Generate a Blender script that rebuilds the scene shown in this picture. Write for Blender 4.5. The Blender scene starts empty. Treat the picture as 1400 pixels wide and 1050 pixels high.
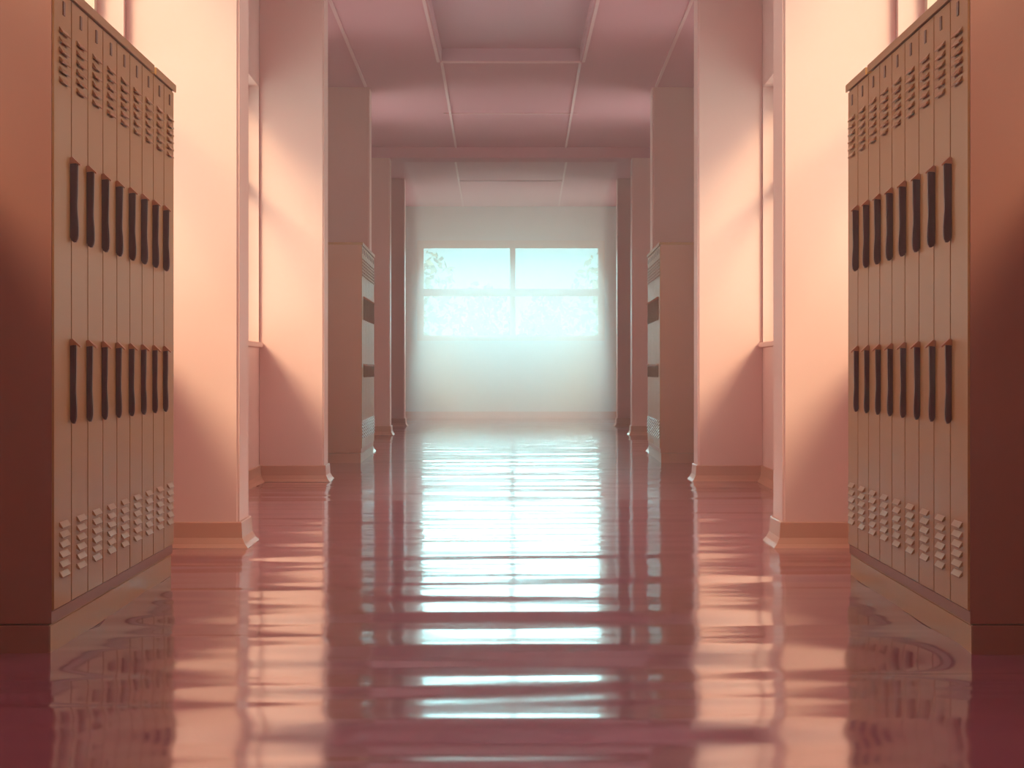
import bpy, bmesh, math, random
from mathutils import Vector
random.seed(7)
scene = bpy.context.scene
C = scene.collection

# ------------------------------------------------------------------ camera
K = 0.0134                      # the two sides of the hall open out slightly with depth
cam_d = bpy.data.cameras.new('camera'); cam = bpy.data.objects.new('camera', cam_d); C.objects.link(cam)
cam.location = (0, 0, 0.8); cam.rotation_euler = (math.radians(90), 0, 0)
cam_d.sensor_width = 36; cam_d.lens = 72.0
cam_d.shift_x = 1.5/1400; cam_d.shift_y = -18/1400
cam_d.clip_end = 500
scene.camera = cam

# ------------------------------------------------------------------ sky
world = bpy.data.worlds.new('sky'); scene.world = world; world.use_nodes = True
wn = world.node_tree; wn.nodes.clear()
SKY_STRENGTH = 2.0; SKY_UP = 26.0   # a hazy horizon under a brighter sky
w_out = wn.nodes.new('ShaderNodeOutputWorld'); w_bg = wn.nodes.new('ShaderNodeBackground')
w_tc = wn.nodes.new('ShaderNodeTexCoord'); w_sep = wn.nodes.new('ShaderNodeSeparateXYZ')
w_ramp = wn.nodes.new('ShaderNodeValToRGB')
wn.links.new(w_tc.outputs['Generated'], w_sep.inputs[0])
wn.links.new(w_sep.outputs['Y'], w_ramp.inputs[0])
w_ramp.color_ramp.elements[0].position = 0.86; w_ramp.color_ramp.elements[0].color = (0.9, 0.71, 0.54, 1)
w_ramp.color_ramp.elements[1].position = 0.975; w_ramp.color_ramp.elements[1].color = (0.39, 0.87, 0.94, 1)
w_z = wn.nodes.new('ShaderNodeMapRange'); w_z.interpolation_type = 'SMOOTHSTEP'
w_z.inputs['From Min'].default_value = 0.055; w_z.inputs['From Max'].default_value = 0.13
w_z.inputs['To Min'].default_value = 1.0; w_z.inputs['To Max'].default_value = SKY_UP
wn.links.new(w_sep.outputs['Z'], w_z.inputs['Value'])
w_fwd = wn.nodes.new('ShaderNodeMapRange'); w_fwd.interpolation_type = 'SMOOTHSTEP'     # brightest where the hall ends
w_fwd.inputs['From Min'].default_value = 0.92; w_fwd.inputs['From Max'].default_value = 0.985
w_fwd.inputs['To Min'].default_value = 1.5; w_fwd.inputs['To Max'].default_value = SKY_UP
wn.links.new(w_sep.outputs['Y'], w_fwd.inputs['Value']); wn.links.new(w_fwd.outputs[0], w_z.inputs['To Max'])
w_mul = wn.nodes.new('ShaderNodeVectorMath'); w_mul.operation = 'SCALE'
wn.links.new(w_ramp.outputs[0], w_mul.inputs[0]); wn.links.new(w_z.outputs[0], w_mul.inputs['Scale'])
wn.links.new(w_mul.outputs[0], w_bg.inputs['Color'])
w_bg.inputs['Strength'].default_value = SKY_STRENGTH
wn.links.new(w_bg.outputs[0], w_out.inputs[0])

# ------------------------------------------------------------------ sun through both window walls
def sun(name, d, energy, color, angle):
    l = bpy.data.lights.new(name, 'SUN'); l.energy = energy; l.color = color; l.angle = math.radians(angle)
    o = bpy.data.objects.new(name, l); C.objects.link(o)
    o.rotation_euler = Vector(d).to_track_quat('-Z', 'Y').to_euler()
    o.location = (-d[0]*20, -d[1]*20+10, 20)
    return o
sun('sun_left', (1.0, 1.5, -1.2), 3.1, (1.0, 0.79, 0.46), 18)
sun('sun_right', (-1.0, 1.5, -1.2), 3.1, (1.0, 0.79, 0.46), 18)

scene.view_settings.view_transform = 'Standard'
scene.view_settings.look = 'None'
scene.view_settings.gamma = 1.0
scene.view_settings.use_curve_mapping = False
scene.view_settings.exposure = 0.40
scene.cycles.max_bounces = 12
scene.cycles.diffuse_bounces = 5
scene.cycles.volume_bounces = 2
scene.cycles.caustics_reflective = False

# ------------------------------------------------------------------ helpers
def mat(name, color, rough=0.5, metal=0.0, coat=0.0, ior=1.5, mottle=0.0, mscale=3.0, spec=None):
    m = bpy.data.materials.new(name); m.use_nodes = True
    nt = m.node_tree; b = nt.nodes['Principled BSDF']
    b.inputs['Base Color'].default_value = (*color, 1); b.inputs['Roughness'].default_value = rough
    b.inputs['Metallic'].default_value = metal; b.inputs['IOR'].default_value = ior
    b.inputs['Coat Weight'].default_value = coat; b.inputs['Coat Roughness'].default_value = 0.08
    if spec is not None: b.inputs['Specular IOR Level'].default_value = spec
    if mottle:
        tc = nt.nodes.new('ShaderNodeTexCoord'); n = nt.nodes.new('ShaderNodeTexNoise')
        n.inputs['Scale'].default_value = mscale; n.inputs['Detail'].default_value = 4
        mx = nt.nodes.new('ShaderNodeMixRGB')
        mx.inputs[1].default_value = (*[c*(1-mottle) for c in color], 1)
        mx.inputs[2].default_value = (*[min(1, c*(1+mottle)) for c in color], 1)
        nt.links.new(tc.outputs['Object'], n.inputs['Vector']); nt.links.new(n.outputs['Fac'], mx.inputs[0])
        nt.links.new(mx.outputs[0], b.inputs['Base Color'])
    return m

M = {}
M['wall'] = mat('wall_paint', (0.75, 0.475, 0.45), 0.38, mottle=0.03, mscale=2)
M['end'] = mat('end_wall_haze_tint', (0.58, 0.63, 0.64), 0.5, mottle=0.03)  # cool grey tint stands in for the blue haze over this wall
M['base'] = mat('baseboard_vinyl', (0.55, 0.27, 0.20), 0.35, mottle=0.04)
M['ceil'] = mat('ceiling_tile', (0.64, 0.285, 0.35), 0.75, mottle=0.03, mscale=6)
M['tbar'] = mat('ceiling_bar_paint', (0.75, 0.45, 0.48), 0.4)
M['frame'] = mat('window_frame_paint', (0.62, 0.45, 0.38), 0.4)
M['floor'] = mat('polished_floor', (0.24, 0.058, 0.13), 0.11, coat=0.5, ior=1.6, mottle=0.06, mscale=1.2)
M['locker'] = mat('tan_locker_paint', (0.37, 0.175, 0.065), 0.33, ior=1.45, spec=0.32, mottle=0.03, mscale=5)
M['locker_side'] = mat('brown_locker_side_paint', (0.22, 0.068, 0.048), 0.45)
M['locker_far'] = mat('haze_tinted_locker_side', (0.44, 0.21, 0.15), 0.4)  # near side panel again, coloured paler and pinker for haze and distance
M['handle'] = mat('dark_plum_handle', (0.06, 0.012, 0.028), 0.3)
M['handle_hazed'] = mat('hazed_brown_handle', (0.20, 0.10, 0.055), 0.45)  # plum handle lightened to brown, haze put into its colour
M['copper'] = mat('copper_handle_cap', (0.45, 0.20, 0.12), 0.3, metal=0.6)
M['plate'] = mat('dark_number_plate', (0.13, 0.04, 0.025), 0.4)
M['slot'] = mat('locker_vent_metal', (0.36, 0.17, 0.07), 0.36)
M['diffuser'] = mat('ceiling_light_diffuser', (0.58, 0.29, 0.37), 0.5)
M['trunk'] = mat('tree_bark', (0.20, 0.14, 0.09), 0.9, mottle=0.2)
M['leaf'] = mat('tree_leaf', (0.20, 0.37, 0.36), 0.7, mottle=0.1, mscale=2)
M['ground'] = mat('blue_bounce_ground', (0.50, 0.74, 0.85), 0.9, mottle=0.1)  # pale blue so the unseen ground bounces cool light up into the hall

def glass():
    m = bpy.data.materials.new('window_glass'); m.use_nodes = True
    nt = m.node_tree; nt.nodes.clear()
    o = nt.nodes.new('ShaderNodeOutputMaterial'); mx = nt.nodes.new('ShaderNodeMixShader')
    t = nt.nodes.new('ShaderNodeBsdfTransparent'); g = nt.nodes.new('ShaderNodeBsdfGlossy')
    lw = nt.nodes.new('ShaderNodeLayerWeight'); lw.inputs['Blend'].default_value = 0.5
    pw = nt.nodes.new('ShaderNodeMath'); pw.operation = 'POWER'; pw.inputs[1].default_value = 5.0
    f = nt.nodes.new('ShaderNodeMath'); f.operation = 'MULTIPLY_ADD'; f.inputs[1].default_value = 0.6; f.inputs[2].default_value = 0.03
    nt.links.new(lw.outputs['Facing'], pw.inputs[0]); nt.links.new(pw.outputs[0], f.inputs[0])
    t.inputs[0].default_value = (0.96, 0.99, 0.98, 1); g.inputs['Roughness'].default_value = 0.02
    nt.links.new(f.outputs[0], mx.inputs[0]); nt.links.new(t.outputs[0], mx.inputs[1]); nt.links.new(g.outputs[0], mx.inputs[2])
    nt.links.new(mx.outputs[0], o.inputs[0])
    return m
M['glass'] = glass()

def bx(bm, x0, x1, y0, y1, z0, z1, f=None):
    """axis box from ranges, each vertex through f"""
    vs = []
    for z in (z0, z1):
        for (x, y) in ((x0, y0), (x1, y0), (x1, y1), (x0, y1)):
            p = (x, y, z)
            vs.append(bm.verts.new(f(p) if f else p))
    for q in ((0, 3, 2, 1), (4, 5, 6, 7), (0, 1, 5, 4), (1, 2, 6, 5), (2, 3, 7, 6), (3, 0, 4, 7)):
        bm.faces.new([vs[i] for i in q])

def prism(bm, pts, axis, a0, a1, f=None):
    """pts: outline in the two other axes; axis 'x','y','z' extruded a0..a1"""
    def P(u, v, a):
        p = {'y': (u, a, v), 'x': (a, u, v), 'z': (u, v, a)}[axis]
        return f(p) if f else p
    A = [bm.verts.new(P(u, v, a0)) for u, v in pts]
    B = [bm.verts.new(P(u, v, a1)) for u, v in pts]
    n = len(pts)
    for i in range(n):
        bm.faces.new((A[i], A[(i+1) % n], B[(i+1) % n], B[i]))
    bm.faces.new(A[::-1]); bm.faces.new(B)

def link(name, bm, m, parent=None, loc=(0, 0, 0), bevel=0.0, smooth=False):
    bmesh.ops.recalc_face_normals(bm, faces=bm.faces[:])
    if bevel:
        bmesh.ops.bevel(bm, geom=[e for e in bm.edges], offset=bevel, segments=2, affect='EDGES', clamp_overlap=True)
    me = bpy.data.meshes.new(name); bm.to_mesh(me); bm.free()
    me.materials.append(m)
    if smooth:
        for p in me.polygons: p.use_smooth = True
    o = bpy.data.objects.new(name, me); C.objects.link(o)
    o.location = loc
    if parent: o.parent = parent
    return o

def struct(o): o['kind'] = 'structure'; return o
def empty(name, loc, label=None, cat=None, group=None, rz=0, kind=None):
    o = bpy.data.objects.new(name, None); C.objects.link(o); o.location = loc; o.rotation_euler = (0, 0, rz)
    o.empty_display_size = 0.1
    if label: o['label'] = label
    if cat: o['category'] = cat
    if group: o['group'] = group
    if kind: o['kind'] = kind
    return o
def side(s):                    # s=-1 left, +1 right: X is the distance from the middle of the hall
    return lambda p: (s*(p[0] + K*p[1]), p[1], p[2])

# ------------------------------------------------------------------ room shell
CEIL = 3.57; Y0 = -2.5; Y1 = 34.5; WX = 1.62; WT = 0.25
# floor: polished, very slightly rippled, as worn sheet flooring is
def build_floor():
    bm = bmesh.new()
    nx, step = 16, 0.035
    ny = int((Y1 - Y0 + 0.4)/step)
    comps = []
    for lam, slope in ((0.17, 0.004), (0.26, 0.006), (0.41, 0.007), (0.63, 0.007), (0.95, 0.005), (1.5, 0.003)):
        for _ in range(3):
            comps.append((lam*random.uniform(0.8, 1.25), slope*1.1, random.uniform(0, 6.28), random.uniform(-0.25, 0.25)/1.0))
    rows = []
    for j in range(ny+1):
        y = Y0 - 0.2 + j*step
        row = []
        worn = 1.0 + 0.7*min(1.0, max(0.0, (8.0 - y)/2.5))       # the near stretch is a little more uneven
        for i in range(nx+1):
            x = -2.7 + 5.4*i/nx
            z = 0.0
            for lam, sl, ph, kx in comps:
                z += sl*lam/6.283*math.sin(6.283*(y + kx*x*0.6)/lam + ph + 1.3*math.sin(0.9*x + ph*3))
            row.append(bm.verts.new((x, y, z*worn)))
        rows.append(row)
    for j in range(ny):
        for i in range(nx):
            bm.faces.new((rows[j][i], rows[j][i+1], rows[j+1][i+1], rows[j+1][i]))
    return struct(link('floor', bm, M['floor'], smooth=True))
build_floor()

# ceiling with a recessed light well
LW = (0.63, 13.2, 18.3)        # half width, near end, far end
bm = bmesh.new()
hw, ya, yb = LW
cf = lambda p: (p[0] if abs(p[0]) < 1 else p[0] + math.copysign(K*p[1], p[0]), p[1], p[2])
cw = WX + WT
bx(bm, -cw, cw, Y0-0.3, ya, CEIL, CEIL+0.2, cf)
bx(bm, -cw, cw, yb, Y1+0.3, CEIL, CEIL+0.2, cf)
bx(bm, -cw, -hw, ya, yb, CEIL, CEIL+0.2, cf)
bx(bm, hw, cw, ya, yb, CEIL, CEIL+0.2, cf)
struct(link('ceiling', bm, M['ceil']))

PILLARS = [(3.7, 0.38, 1.106), (9.27, 0.38, 1.106), (14.8, 0.38, 1.152), (20.0, 0.40, 1.114), (25.4, 0.42, 1.161), (29.5, 0.42, 1.138)]
# windows: (start, end) in the bays
BAYS = [(-2.0, 0.9, 1.5, 3.4), (4.2, 5.6, 1.5, 3.4), (5.72, 9.22, 1.0, 3.4), (9.8, 14.77, 1.0, 2.85), (15.3, 16.6, 1.0, 3.2), (20.5, 22.6, 1.0, 3.3), (30.3, 33.4, 1.0, 2.85)]  # unseen: behind the camera, before the near lockers, mid hall, by the end wall
wnum = 0
for s, nm in ((-1, 'left'), (1, 'right')):
    f = side(s)
    bm = bmesh.new()
    edges = [Y0] + [v for b in BAYS for v in b[:2]] + [Y1]
    for i in range(0, len(edges), 2):
        bx(bm, WX, WX+WT, edges[i], edges[i+1], -0.05, CEIL+0.05, f)
    for b0, b1, SILL, HEAD in BAYS:
        bx(bm, WX, WX+WT, b0, b1, -0.05, SILL, f); bx(bm, WX, WX+WT, b0, b1, HEAD, CEIL+0.05, f)
    struct(link('wall_'+nm, bm, M['wall']))
    for b0, b1, SILL, HEAD in BAYS:
        wnum += 1
        root = empty('window_%d' % wnum, f((WX, (b0+b1)/2, SILL)), kind='structure')
        inv = root.location.copy()
        g = lambda p, f=f, inv=inv: tuple(Vector(f(p)) - inv)
        bm = bmesh.new()
        fx0, fx1 = WX+0.12, WX+0.18
        bx(bm, fx0, fx1, b0, b1, SILL, SILL+0.06, g); bx(bm, fx0, fx1, b0, b1, HEAD-0.06, HEAD, g)
        n = max(1, round((b1-b0)/1.7))
        for k in range(n+1):
            y = b0 + (b1-b0)*k/n
            y = min(max(y, b0+0.03), b1-0.03)
            bx(bm, fx0, fx1, y-0.03, y+0.03, SILL+0.06, HEAD-0.06, g)
        bx(bm, fx0, fx1, b0+.06, b1-.06, 2.18, 2.22, g)
        link('window_frame', bm, M['frame'], root)
        bm = bmesh.new(); bx(bm, WX+0.147, WX+0.153, b0+.01, b1-.01, SILL+.01, HEAD-.01, g)
        link('window_pane', bm, M['glass'], root)
        bm = bmesh.new(); bx(bm, WX-0.03, WX+0.12, b0-.02, b1+.02, SILL-0.03, SILL+0.004, g)
        link('window_sill', bm, M['wall'], root, bevel=0.004)
    # pillars
    for (py, pd, pX) in PILLARS:
        bm = bmesh.new()
        bx(bm, pX, WX+0.01, py, py+pd, -0.01, CEIL+0.01, f)
        bmesh.ops.recalc_face_normals(bm, faces=bm.faces[:])
        bmesh.ops.bevel(bm, geom=[e for e in bm.edges if abs(e.verts[0].co.z-e.verts[1].co.z) > 1], offset=0.012, segments=3, affect='EDGES')
        p = struct(link('pillar', bm, M['wall']))
        bm = bmesh.new()
        prof = [(0.0, 0.0), (0.045, 0.0), (0.03, 0.018), (0.016, 0.045), (0.012, 0.112), (0.008, 0.117), (0.0, 0.117)]
        # mitred skirting round front, inner side and rear of the pillar
        ring = []
        for (o_, z_) in prof:
            ring.append([bm.verts.new(f(q)) for q in ((WX, py-o_, z_), (pX-o_, py-o_, z_), (pX-o_, py+pd+o_, z_), (WX, py+pd+o_, z_))])
        for a in range(len(prof)-1):
            for c in range(3):
                bm.faces.new((ring[a][c], ring[a][c+1], ring[a+1][c+1], ring[a+1][c]))
        link('baseboard', bm, M['base'], p)
    # baseboard along the window wall
    bm = bmesh.new()
    prof2 = [(WX+.005, 0.0), (WX-0.045, 0.0), (WX-0.03, 0.018), (WX-0.016, 0.045), (WX-0.012, 0.112), (WX-0.008, 0.117), (WX+.005, 0.117)]
    edges = [Y0] + [v for (py, pd, pX) in PILLARS for v in (py, py+pd)] + [Y1]
    for i in range(0, len(edges), 2):
        prism(bm, prof2, 'y', edges[i], edges[i+1], f)
    struct(link('baseboard_'+nm, bm, M['base']))

# wall behind the camera
bm = bmesh.new(); bx(bm, -2.7, 2.7, Y0-0.3, Y0, -0.05, CEIL+0.05); struct(link('wall_back', bm, M['wall']))

# end wall with the window in it
fx = 2800.0/Y1
WL, WR = -(698.5-577)/fx, (820-698.5)/fx
WZ0, WZ1 = 0.8+(507-461)/fx, 0.8+(507-337)/fx
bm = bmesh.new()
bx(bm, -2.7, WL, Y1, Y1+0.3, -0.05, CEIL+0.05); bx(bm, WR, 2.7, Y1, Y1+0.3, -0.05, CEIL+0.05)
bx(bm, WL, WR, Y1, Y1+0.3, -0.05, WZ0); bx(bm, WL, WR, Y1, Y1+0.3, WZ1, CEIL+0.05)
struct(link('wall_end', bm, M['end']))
wnum += 1
root = empty('window_%d' % wnum, (0, Y1, WZ0), kind='structure')
bm = bmesh.new()
def ebx(bm, x0, x1, z0, z1, y0=-0.03, y1=0.08): bx(bm, x0, x1, y0, y1, z0-WZ0, z1-WZ0)
ebx(bm, WL-.08, WL+.03, WZ0-.06, WZ1+.1); ebx(bm, WR-.03, WR+.08, WZ0-.06, WZ1+.1)
ebx(bm, WL+.03, WR-.03, WZ1-.03, WZ1+.1); ebx(bm, WL+.03, WR-.03, WZ0-.06, WZ0+.03)
link('window_frame', bm, M['frame'], root)
zr0, zr1 = 0.8+(507-405)/fx, 0.8+(507-395)/fx
bm = bmesh.new(); ebx(bm, -.045+.03, .045+.03, WZ0+.03, WZ1-.03); link('mullion', bm, M['frame'], root)
bm = bmesh.new(); ebx(bm, WL+.03, -.015, zr0, zr1); ebx(bm, .075, WR-.03, zr0, zr1); link('window_rail', bm, M['frame'], root)
for (a, b) in ((WL+.03, -.015), (.075, WR-.03)):
    for (c, d) in ((WZ0+.03, zr0), (zr1, WZ1-.03)):
        bm = bmesh.new(); ebx(bm, a, b, c, d, 0.02, 0.028); link('window_pane', bm, M['glass'], root)
bm = bmesh.new()
prism(bm, [(Y1+.005, 0.0), (Y1-.04, 0.0), (Y1-.016, 0.045), (Y1-.01, 0.115), (Y1+.005, 0.115)], 'x', -1.9, 1.9)
struct(link('baseboard_end', bm, M['base']))

# beam and ceiling bars
bm = bmesh.new(); bx(bm, -2.0, 2.0, 25.35, 25.9, CEIL-0.13, CEIL+.02); struct(link('trim_1', bm, M['ceil'], bevel=0.01))
tn = 1
def bar(x0, y0, x1, y1, w=0.012):
    global tn
    tn += 1
    bm = bmesh.new()
    d = Vector((x1-x0, y1-y0, 0)).normalized(); n = Vector((-d.y, d.x, 0))*w
    q = [Vector((x0, y0, 0))+n, Vector((x0, y0, 0))-n, Vector((x1, y1, 0))-n, Vector((x1, y1, 0))+n]
    prism(bm, [(v.x, v.y) for v in q], 'z', CEIL-0.014, CEIL+0.004)
    struct(link('trim_%d' % tn, bm, M['tbar']))
for s in (-1, 1):
    for (ya_, yb_) in ((18.36, 25.33), (25.92, 34.45)):
        bar(s*(.375+K*ya_), ya_, s*(.34+K*yb_), yb_)
    bar(s*(1.145+K*9.7), 9.7, s*(1.145+K*19.9), 19.9)
    bar(s*(.63+.02), 13.2, s*(.63+.02), 18.3)
bar(-.62, 18.33, .62, 18.33, .02); bar(-.75, 29.8, .75, 29.8); bar(-.72, 22, .72, 22)

# recessed ceiling light above the hall
root = empty('ceiling_light', (0, (ya+yb)/2, CEIL), 'long unlit recessed ceiling light in the middle of the pink ceiling', 'ceiling light')
yc = (ya+yb)/2
bm = bmesh.new()
for (a, b, c, d) in ((-hw, -hw+.012, ya, yb), (hw-.012, hw, ya, yb), (-hw+.012, hw-.012, ya, ya+.012), (-hw+.012, hw-.012, yb-.012, yb)):
    bx(bm, a, b, c-yc, d-yc, 0.0, 0.14)
link('housing', bm, M['diffuser'], root)
bm = bmesh.new(); bx(bm, -hw+.012, hw-.012, ya+.012-yc, yb-.012-yc, 0.11, 0.13); link('diffuser', bm, M['diffuser'], root)

# ------------------------------------------------------------------ lockers
LWID = 2.24/9; LH = 1.893; LB = 0.087
def locker_parts(s, depth, bank):
    """meshes of one locker; local origin: floor level under the near front corner, +y away, front towards the hall"""
    fl = lambda p: (s*p[0], p[1], p[2])          # local X: >0 into the wall
    W = LWID
    out = {}
    bm = bmesh.new()
    t = 0.006
    bx(bm, 0.0, depth, 0.0, t, LB, LH, fl); bx(bm, 0.0, depth, W-t, W, LB, LH, fl)
    bx(bm, depth-t, depth, t, W-t, LB, LH, fl)
    bx(bm, 0.0, depth-t, t, W-t, LH-t, LH, fl)
    bx(bm, 0.0, depth-t, t, W-t, LB, 0.120, fl)
    bx(bm, 0.012, 0.02, t, W-t, 0.120, LH-t, fl)  # dark gap behind the door edges
    out['cabinet'] = bm
    bm = bmesh.new()
    bx(bm, -0.006, 0.011, 0.0045, W-0.0045, 0.124, LH-0.006, fl)
    out['door'] = bm
    for key, zt in (('vent_top', 1.784), ('vent_low', 0.368)):
        bm = bmesh.new()
        for k in range(6):
            z = zt - k*0.0282
            prism(bm, [(-0.005, z), (-0.008, z-0.002), (-0.017, z-0.0165), (-0.015, z-0.019), (-0.005, z-0.012)], 'y', 0.075, 0.19, fl)
        out[key] = bm
    bm = bmesh.new()
    bx(bm, -0.009, -0.005, W*0.5-0.002, W*0.5+0.024, 1.824, 1.864, fl)
    out['plate'] = bm
    handles = (('handle_top', 1.412, 1.0, .238), ('handle_low', 0.880, 0.8, .238)) if bank == 'near' else (('handle_top', 1.44, .7, .2), ('handle_low', 0.85, .7, .11))
    for key, zt, wav, H in handles:
        bm = bmesh.new()
        pr = [(0.0, 0.022), (0.06, 0.0225), (0.2, 0.022), (0.38, 0.0215), (0.5, 0.0205), (0.6, 0.0205), (0.70, 0.0225), (0.82, 0.024), (0.92, 0.0235), (0.97, 0.020), (1.0, 0.014)]
        pts = [(-0.004-0.002, zt-0.95*H), (-0.006, zt)] + [(-(0.006 + p*wav*1.0), zt-u*H) for u, p in pr]
        prism(bm, pts, 'y', W-0.022, W-0.002, fl)
        out[key] = bm
        bm = bmesh.new()
        prism(bm, [(-0.005, zt-.006), (-0.005, zt+0.012), (-0.014, zt+0.014), (-0.022, zt+0.006), (-0.037, zt-0.008), (-0.036, zt-0.012), (-0.026, zt-0.004)], 'y', W-0.026, W+0.001, fl)
        out[key+'_cap'] = bm
    return out
def first_locker(s, depth, bank):
    root = empty('locker', (0, 0, 0))
    d = locker_parts(s, depth, bank)
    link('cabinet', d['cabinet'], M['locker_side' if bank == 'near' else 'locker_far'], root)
    door = link('door', d['door'], M['locker'], root, bevel=0.002)
    link('vent', d['vent_top'], M['slot'], door); link('vent', d['vent_low'], M['slot'], door)
    link('number_plate', d['plate'], M['plate'], door)
    for key in ('handle_top', 'handle_low'):
        h = link('handle', d[key], M['handle' if bank == 'near' else 'handle_hazed'], door, bevel=0.003)
        h['label'] = 'dark plum pull handle with a copper cap' if bank == 'near' else 'small brown pull handle'
        # cap joined to the handle as its second material
        cap = d[key+'_cap']; bmesh.ops.recalc_face_normals(cap, faces=cap.faces[:])
        me = bpy.data.meshes.new('cap'); cap.to_mesh(me); cap.free()
        bm = bmesh.new(); bm.from_mesh(h.data); n0 = len(bm.faces); bm.from_mesh(me); bm.faces.ensure_lookup_table()
        for fc in bm.faces[n0:]: fc.material_index = 1
        bm.to_mesh(h.data); bm.free(); bpy.data.meshes.remove(me)
        h.data.materials.append(M['copper'])
    return root
def copy_tree(o, parent=None):
    c = o.copy(); C.objects.link(c)
    if parent: c.parent = parent
    for ch in list(o.children): copy_tree(ch, c)
    return c
ORD = ['nearest', 'second', 'third', 'fourth', 'fifth', 'sixth', 'seventh', 'eighth', 'farthest']
for s, nm in ((-1, 'left'), (1, 'right')):
    for bank, (by, bX, count) in (('near', (5.77, 1.217, 9)), ('far', (17.78, 1.062, 8))):
        depth = WX - bX - 0.02
        wid = LWID
        f = side(s)
        src = None
        for i in range(count):
            y = by + i*wid
            o = first_locker(s, depth, bank) if src is None else copy_tree(src)
            if src is None: src = o
            o.location = f((bX, y, 0)); o.rotation_euler = (0, 0, -s*K)
            o['category'] = 'locker'
            o['group'] = '%s bank of lockers on the %s' % (bank, nm)
            last = i == count-1
            if bank == 'near':
                if i == 0: lab = 'tan locker nearest the camera on the %s, its brown side panel showing' % nm
                elif last: lab = 'farthest locker of the near %s bank, beside the bright pillar, without handles' % nm
                else: lab = '%s tan locker from the camera in the near bank on the %s' % (ORD[i], nm)
            else:
                if i == 0: lab = 'first locker of the distant %s bank, its shaded side panel showing' % nm
                elif last: lab = 'last and deepest locker of the distant bank on the %s' % nm
                else: lab = '%s locker from the front in the distant bank on the %s' % (ORD[i], nm)
            o['label'] = lab
            if last:
                dr = [c for c in o.children if c.name.startswith('door')][0]
                for h in [c for c in dr.children if c.name.startswith('handle')]:
                    bpy.data.objects.remove(h)
        L = wid*count
        # plinth under the bank and cap on top: continuous pieces
        bm = bmesh.new(); g = lambda p: (s*p[0], p[1], p[2])
        bx(bm, 0.004, depth, 0.0, L, -0.004, LB-0.004, g)
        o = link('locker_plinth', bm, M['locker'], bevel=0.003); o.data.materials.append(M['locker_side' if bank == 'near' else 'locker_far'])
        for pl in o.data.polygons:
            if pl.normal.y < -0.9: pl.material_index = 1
        o.location = f((bX, by, 0)); o.rotation_euler = (0, 0, -s*K)
        o['label'] = 'tan plinth under the %s bank of lockers on the %s' % (bank, nm); o['category'] = 'plinth'
        cuts = [(0.0, wid*7-0.022), (wid*7+0.024, L+0.008)] if bank == 'near' else [(0.0, L)]
        for j, (a, b) in enumerate(cuts):
            bm = bmesh.new()
            prism(bm, [(-0.014, LH-0.004), (-0.014, LH+0.024), (depth, LH+0.024), (depth, LH+.001), (-0.009, LH+.001), (-0.009, LH-0.004)], 'y', a, b, g)
            o = link('locker_top_cap', bm, M['locker']); o.location = f((bX, by, 0)); o.rotation_euler = (0, 0, -s*K)
            o['label'] = ('long' if j == 0 else 'short end piece of') + ' tan cap strip along the top of the %s %s lockers' % (bank, nm)
            o['category'] = 'trim strip'

# ------------------------------------------------------------------ outside the end window
bm = bmesh.new()
bx(bm, -150, 150, -60, 260, -0.5, -0.12)
struct(link('ground', bm, M['ground']))
def tree(x, y, h, r, label):
    root = empty('tree', (x, y, -0.12), label, 'tree', 'trees outside the end window')
    bm = bmesh.new()
    bmesh.ops.create_cone(bm, cap_ends=True, segments=10, radius1=h*0.035, radius2=h*0.015, depth=h*0.6)
    for v in bm.verts: v.co.z += h*0.3
    link('trunk', bm, M['trunk'], root)
    bm = bmesh.new()
    for k in range(700):
        a = random.uniform(0, 6.283); u = random.uniform(-1, 1); rr = random.random()**0.4
        c = Vector((math.cos(a)*math.sqrt(1-u*u)*r*rr, math.sin(a)*math.sqrt(1-u*u)*r*rr, h*0.65 + u*h*0.35*rr))
        d1 = Vector((random.gauss(0, 1), random.gauss(0, 1), random.gauss(0, 1))).normalized()
        d2 = d1.cross(Vector((random.gauss(0, 1), random.gauss(0, 1), random.gauss(0, 1)))).normalized()
        sz = random.uniform(.07, .15)
        bm.faces.new([bm.verts.new(c + d1*sz), bm.verts.new(c + d2*sz*.5), bm.verts.new(c - d1*sz), bm.verts.new(c - d2*sz*.5)])
    link('crown', bm, M['leaf'], root)
tree(-2.6, 52, 4.3, 1.3, 'tallest pale tree, at the left edge of the end window')
tree(-0.9, 64, 3.7, 1.0, 'pale tree left of the middle bar of the end window')
tree(2.7, 54, 4.2, 1.2, 'pale tree at the right edge of the end window')
tree(1.2, 66, 3.5, 1.0, 'pale tree right of the middle bar of the end window')

# ------------------------------------------------------------------ haze in the hall
def haze(name, y0, y1, density, label, z1=CEIL-0.02):
    bm = bmesh.new()
    bx(bm, -1, 1, y0, y1, 0.02, z1, lambda p: (p[0]*(1.02+K*p[1]), p[1], p[2]))
    hz = link(name, bm, bpy.data.materials.new(name))
    hz['kind'] = 'stuff'; hz['label'] = label; hz['category'] = 'haze'
    m = hz.data.materials[0]; m.use_nodes = True; nt = m.node_tree; nt.nodes.clear()
    o_ = nt.nodes.new('ShaderNodeOutputMaterial'); vs = nt.nodes.new('ShaderNodeVolumeScatter')
    vs.inputs['Color'].default_value = (0.94, 0.95, 0.96, 1); vs.inputs['Density'].default_value = density; vs.inputs['Anisotropy'].default_value = 0.6
    nt.links.new(vs.outputs[0], o_.inputs['Volume'])
haze('haze', -2.4, 13.0, 0.012, 'thin warm haze filling the near part of the hallway')
haze('haze', 13.0, 25.3, 0.042, 'dusty haze hanging in the middle of the hallway, between the distant lockers')
haze('haze', 25.95, Y1-0.06, 0.15, 'thick blue haze glowing in front of the end window')
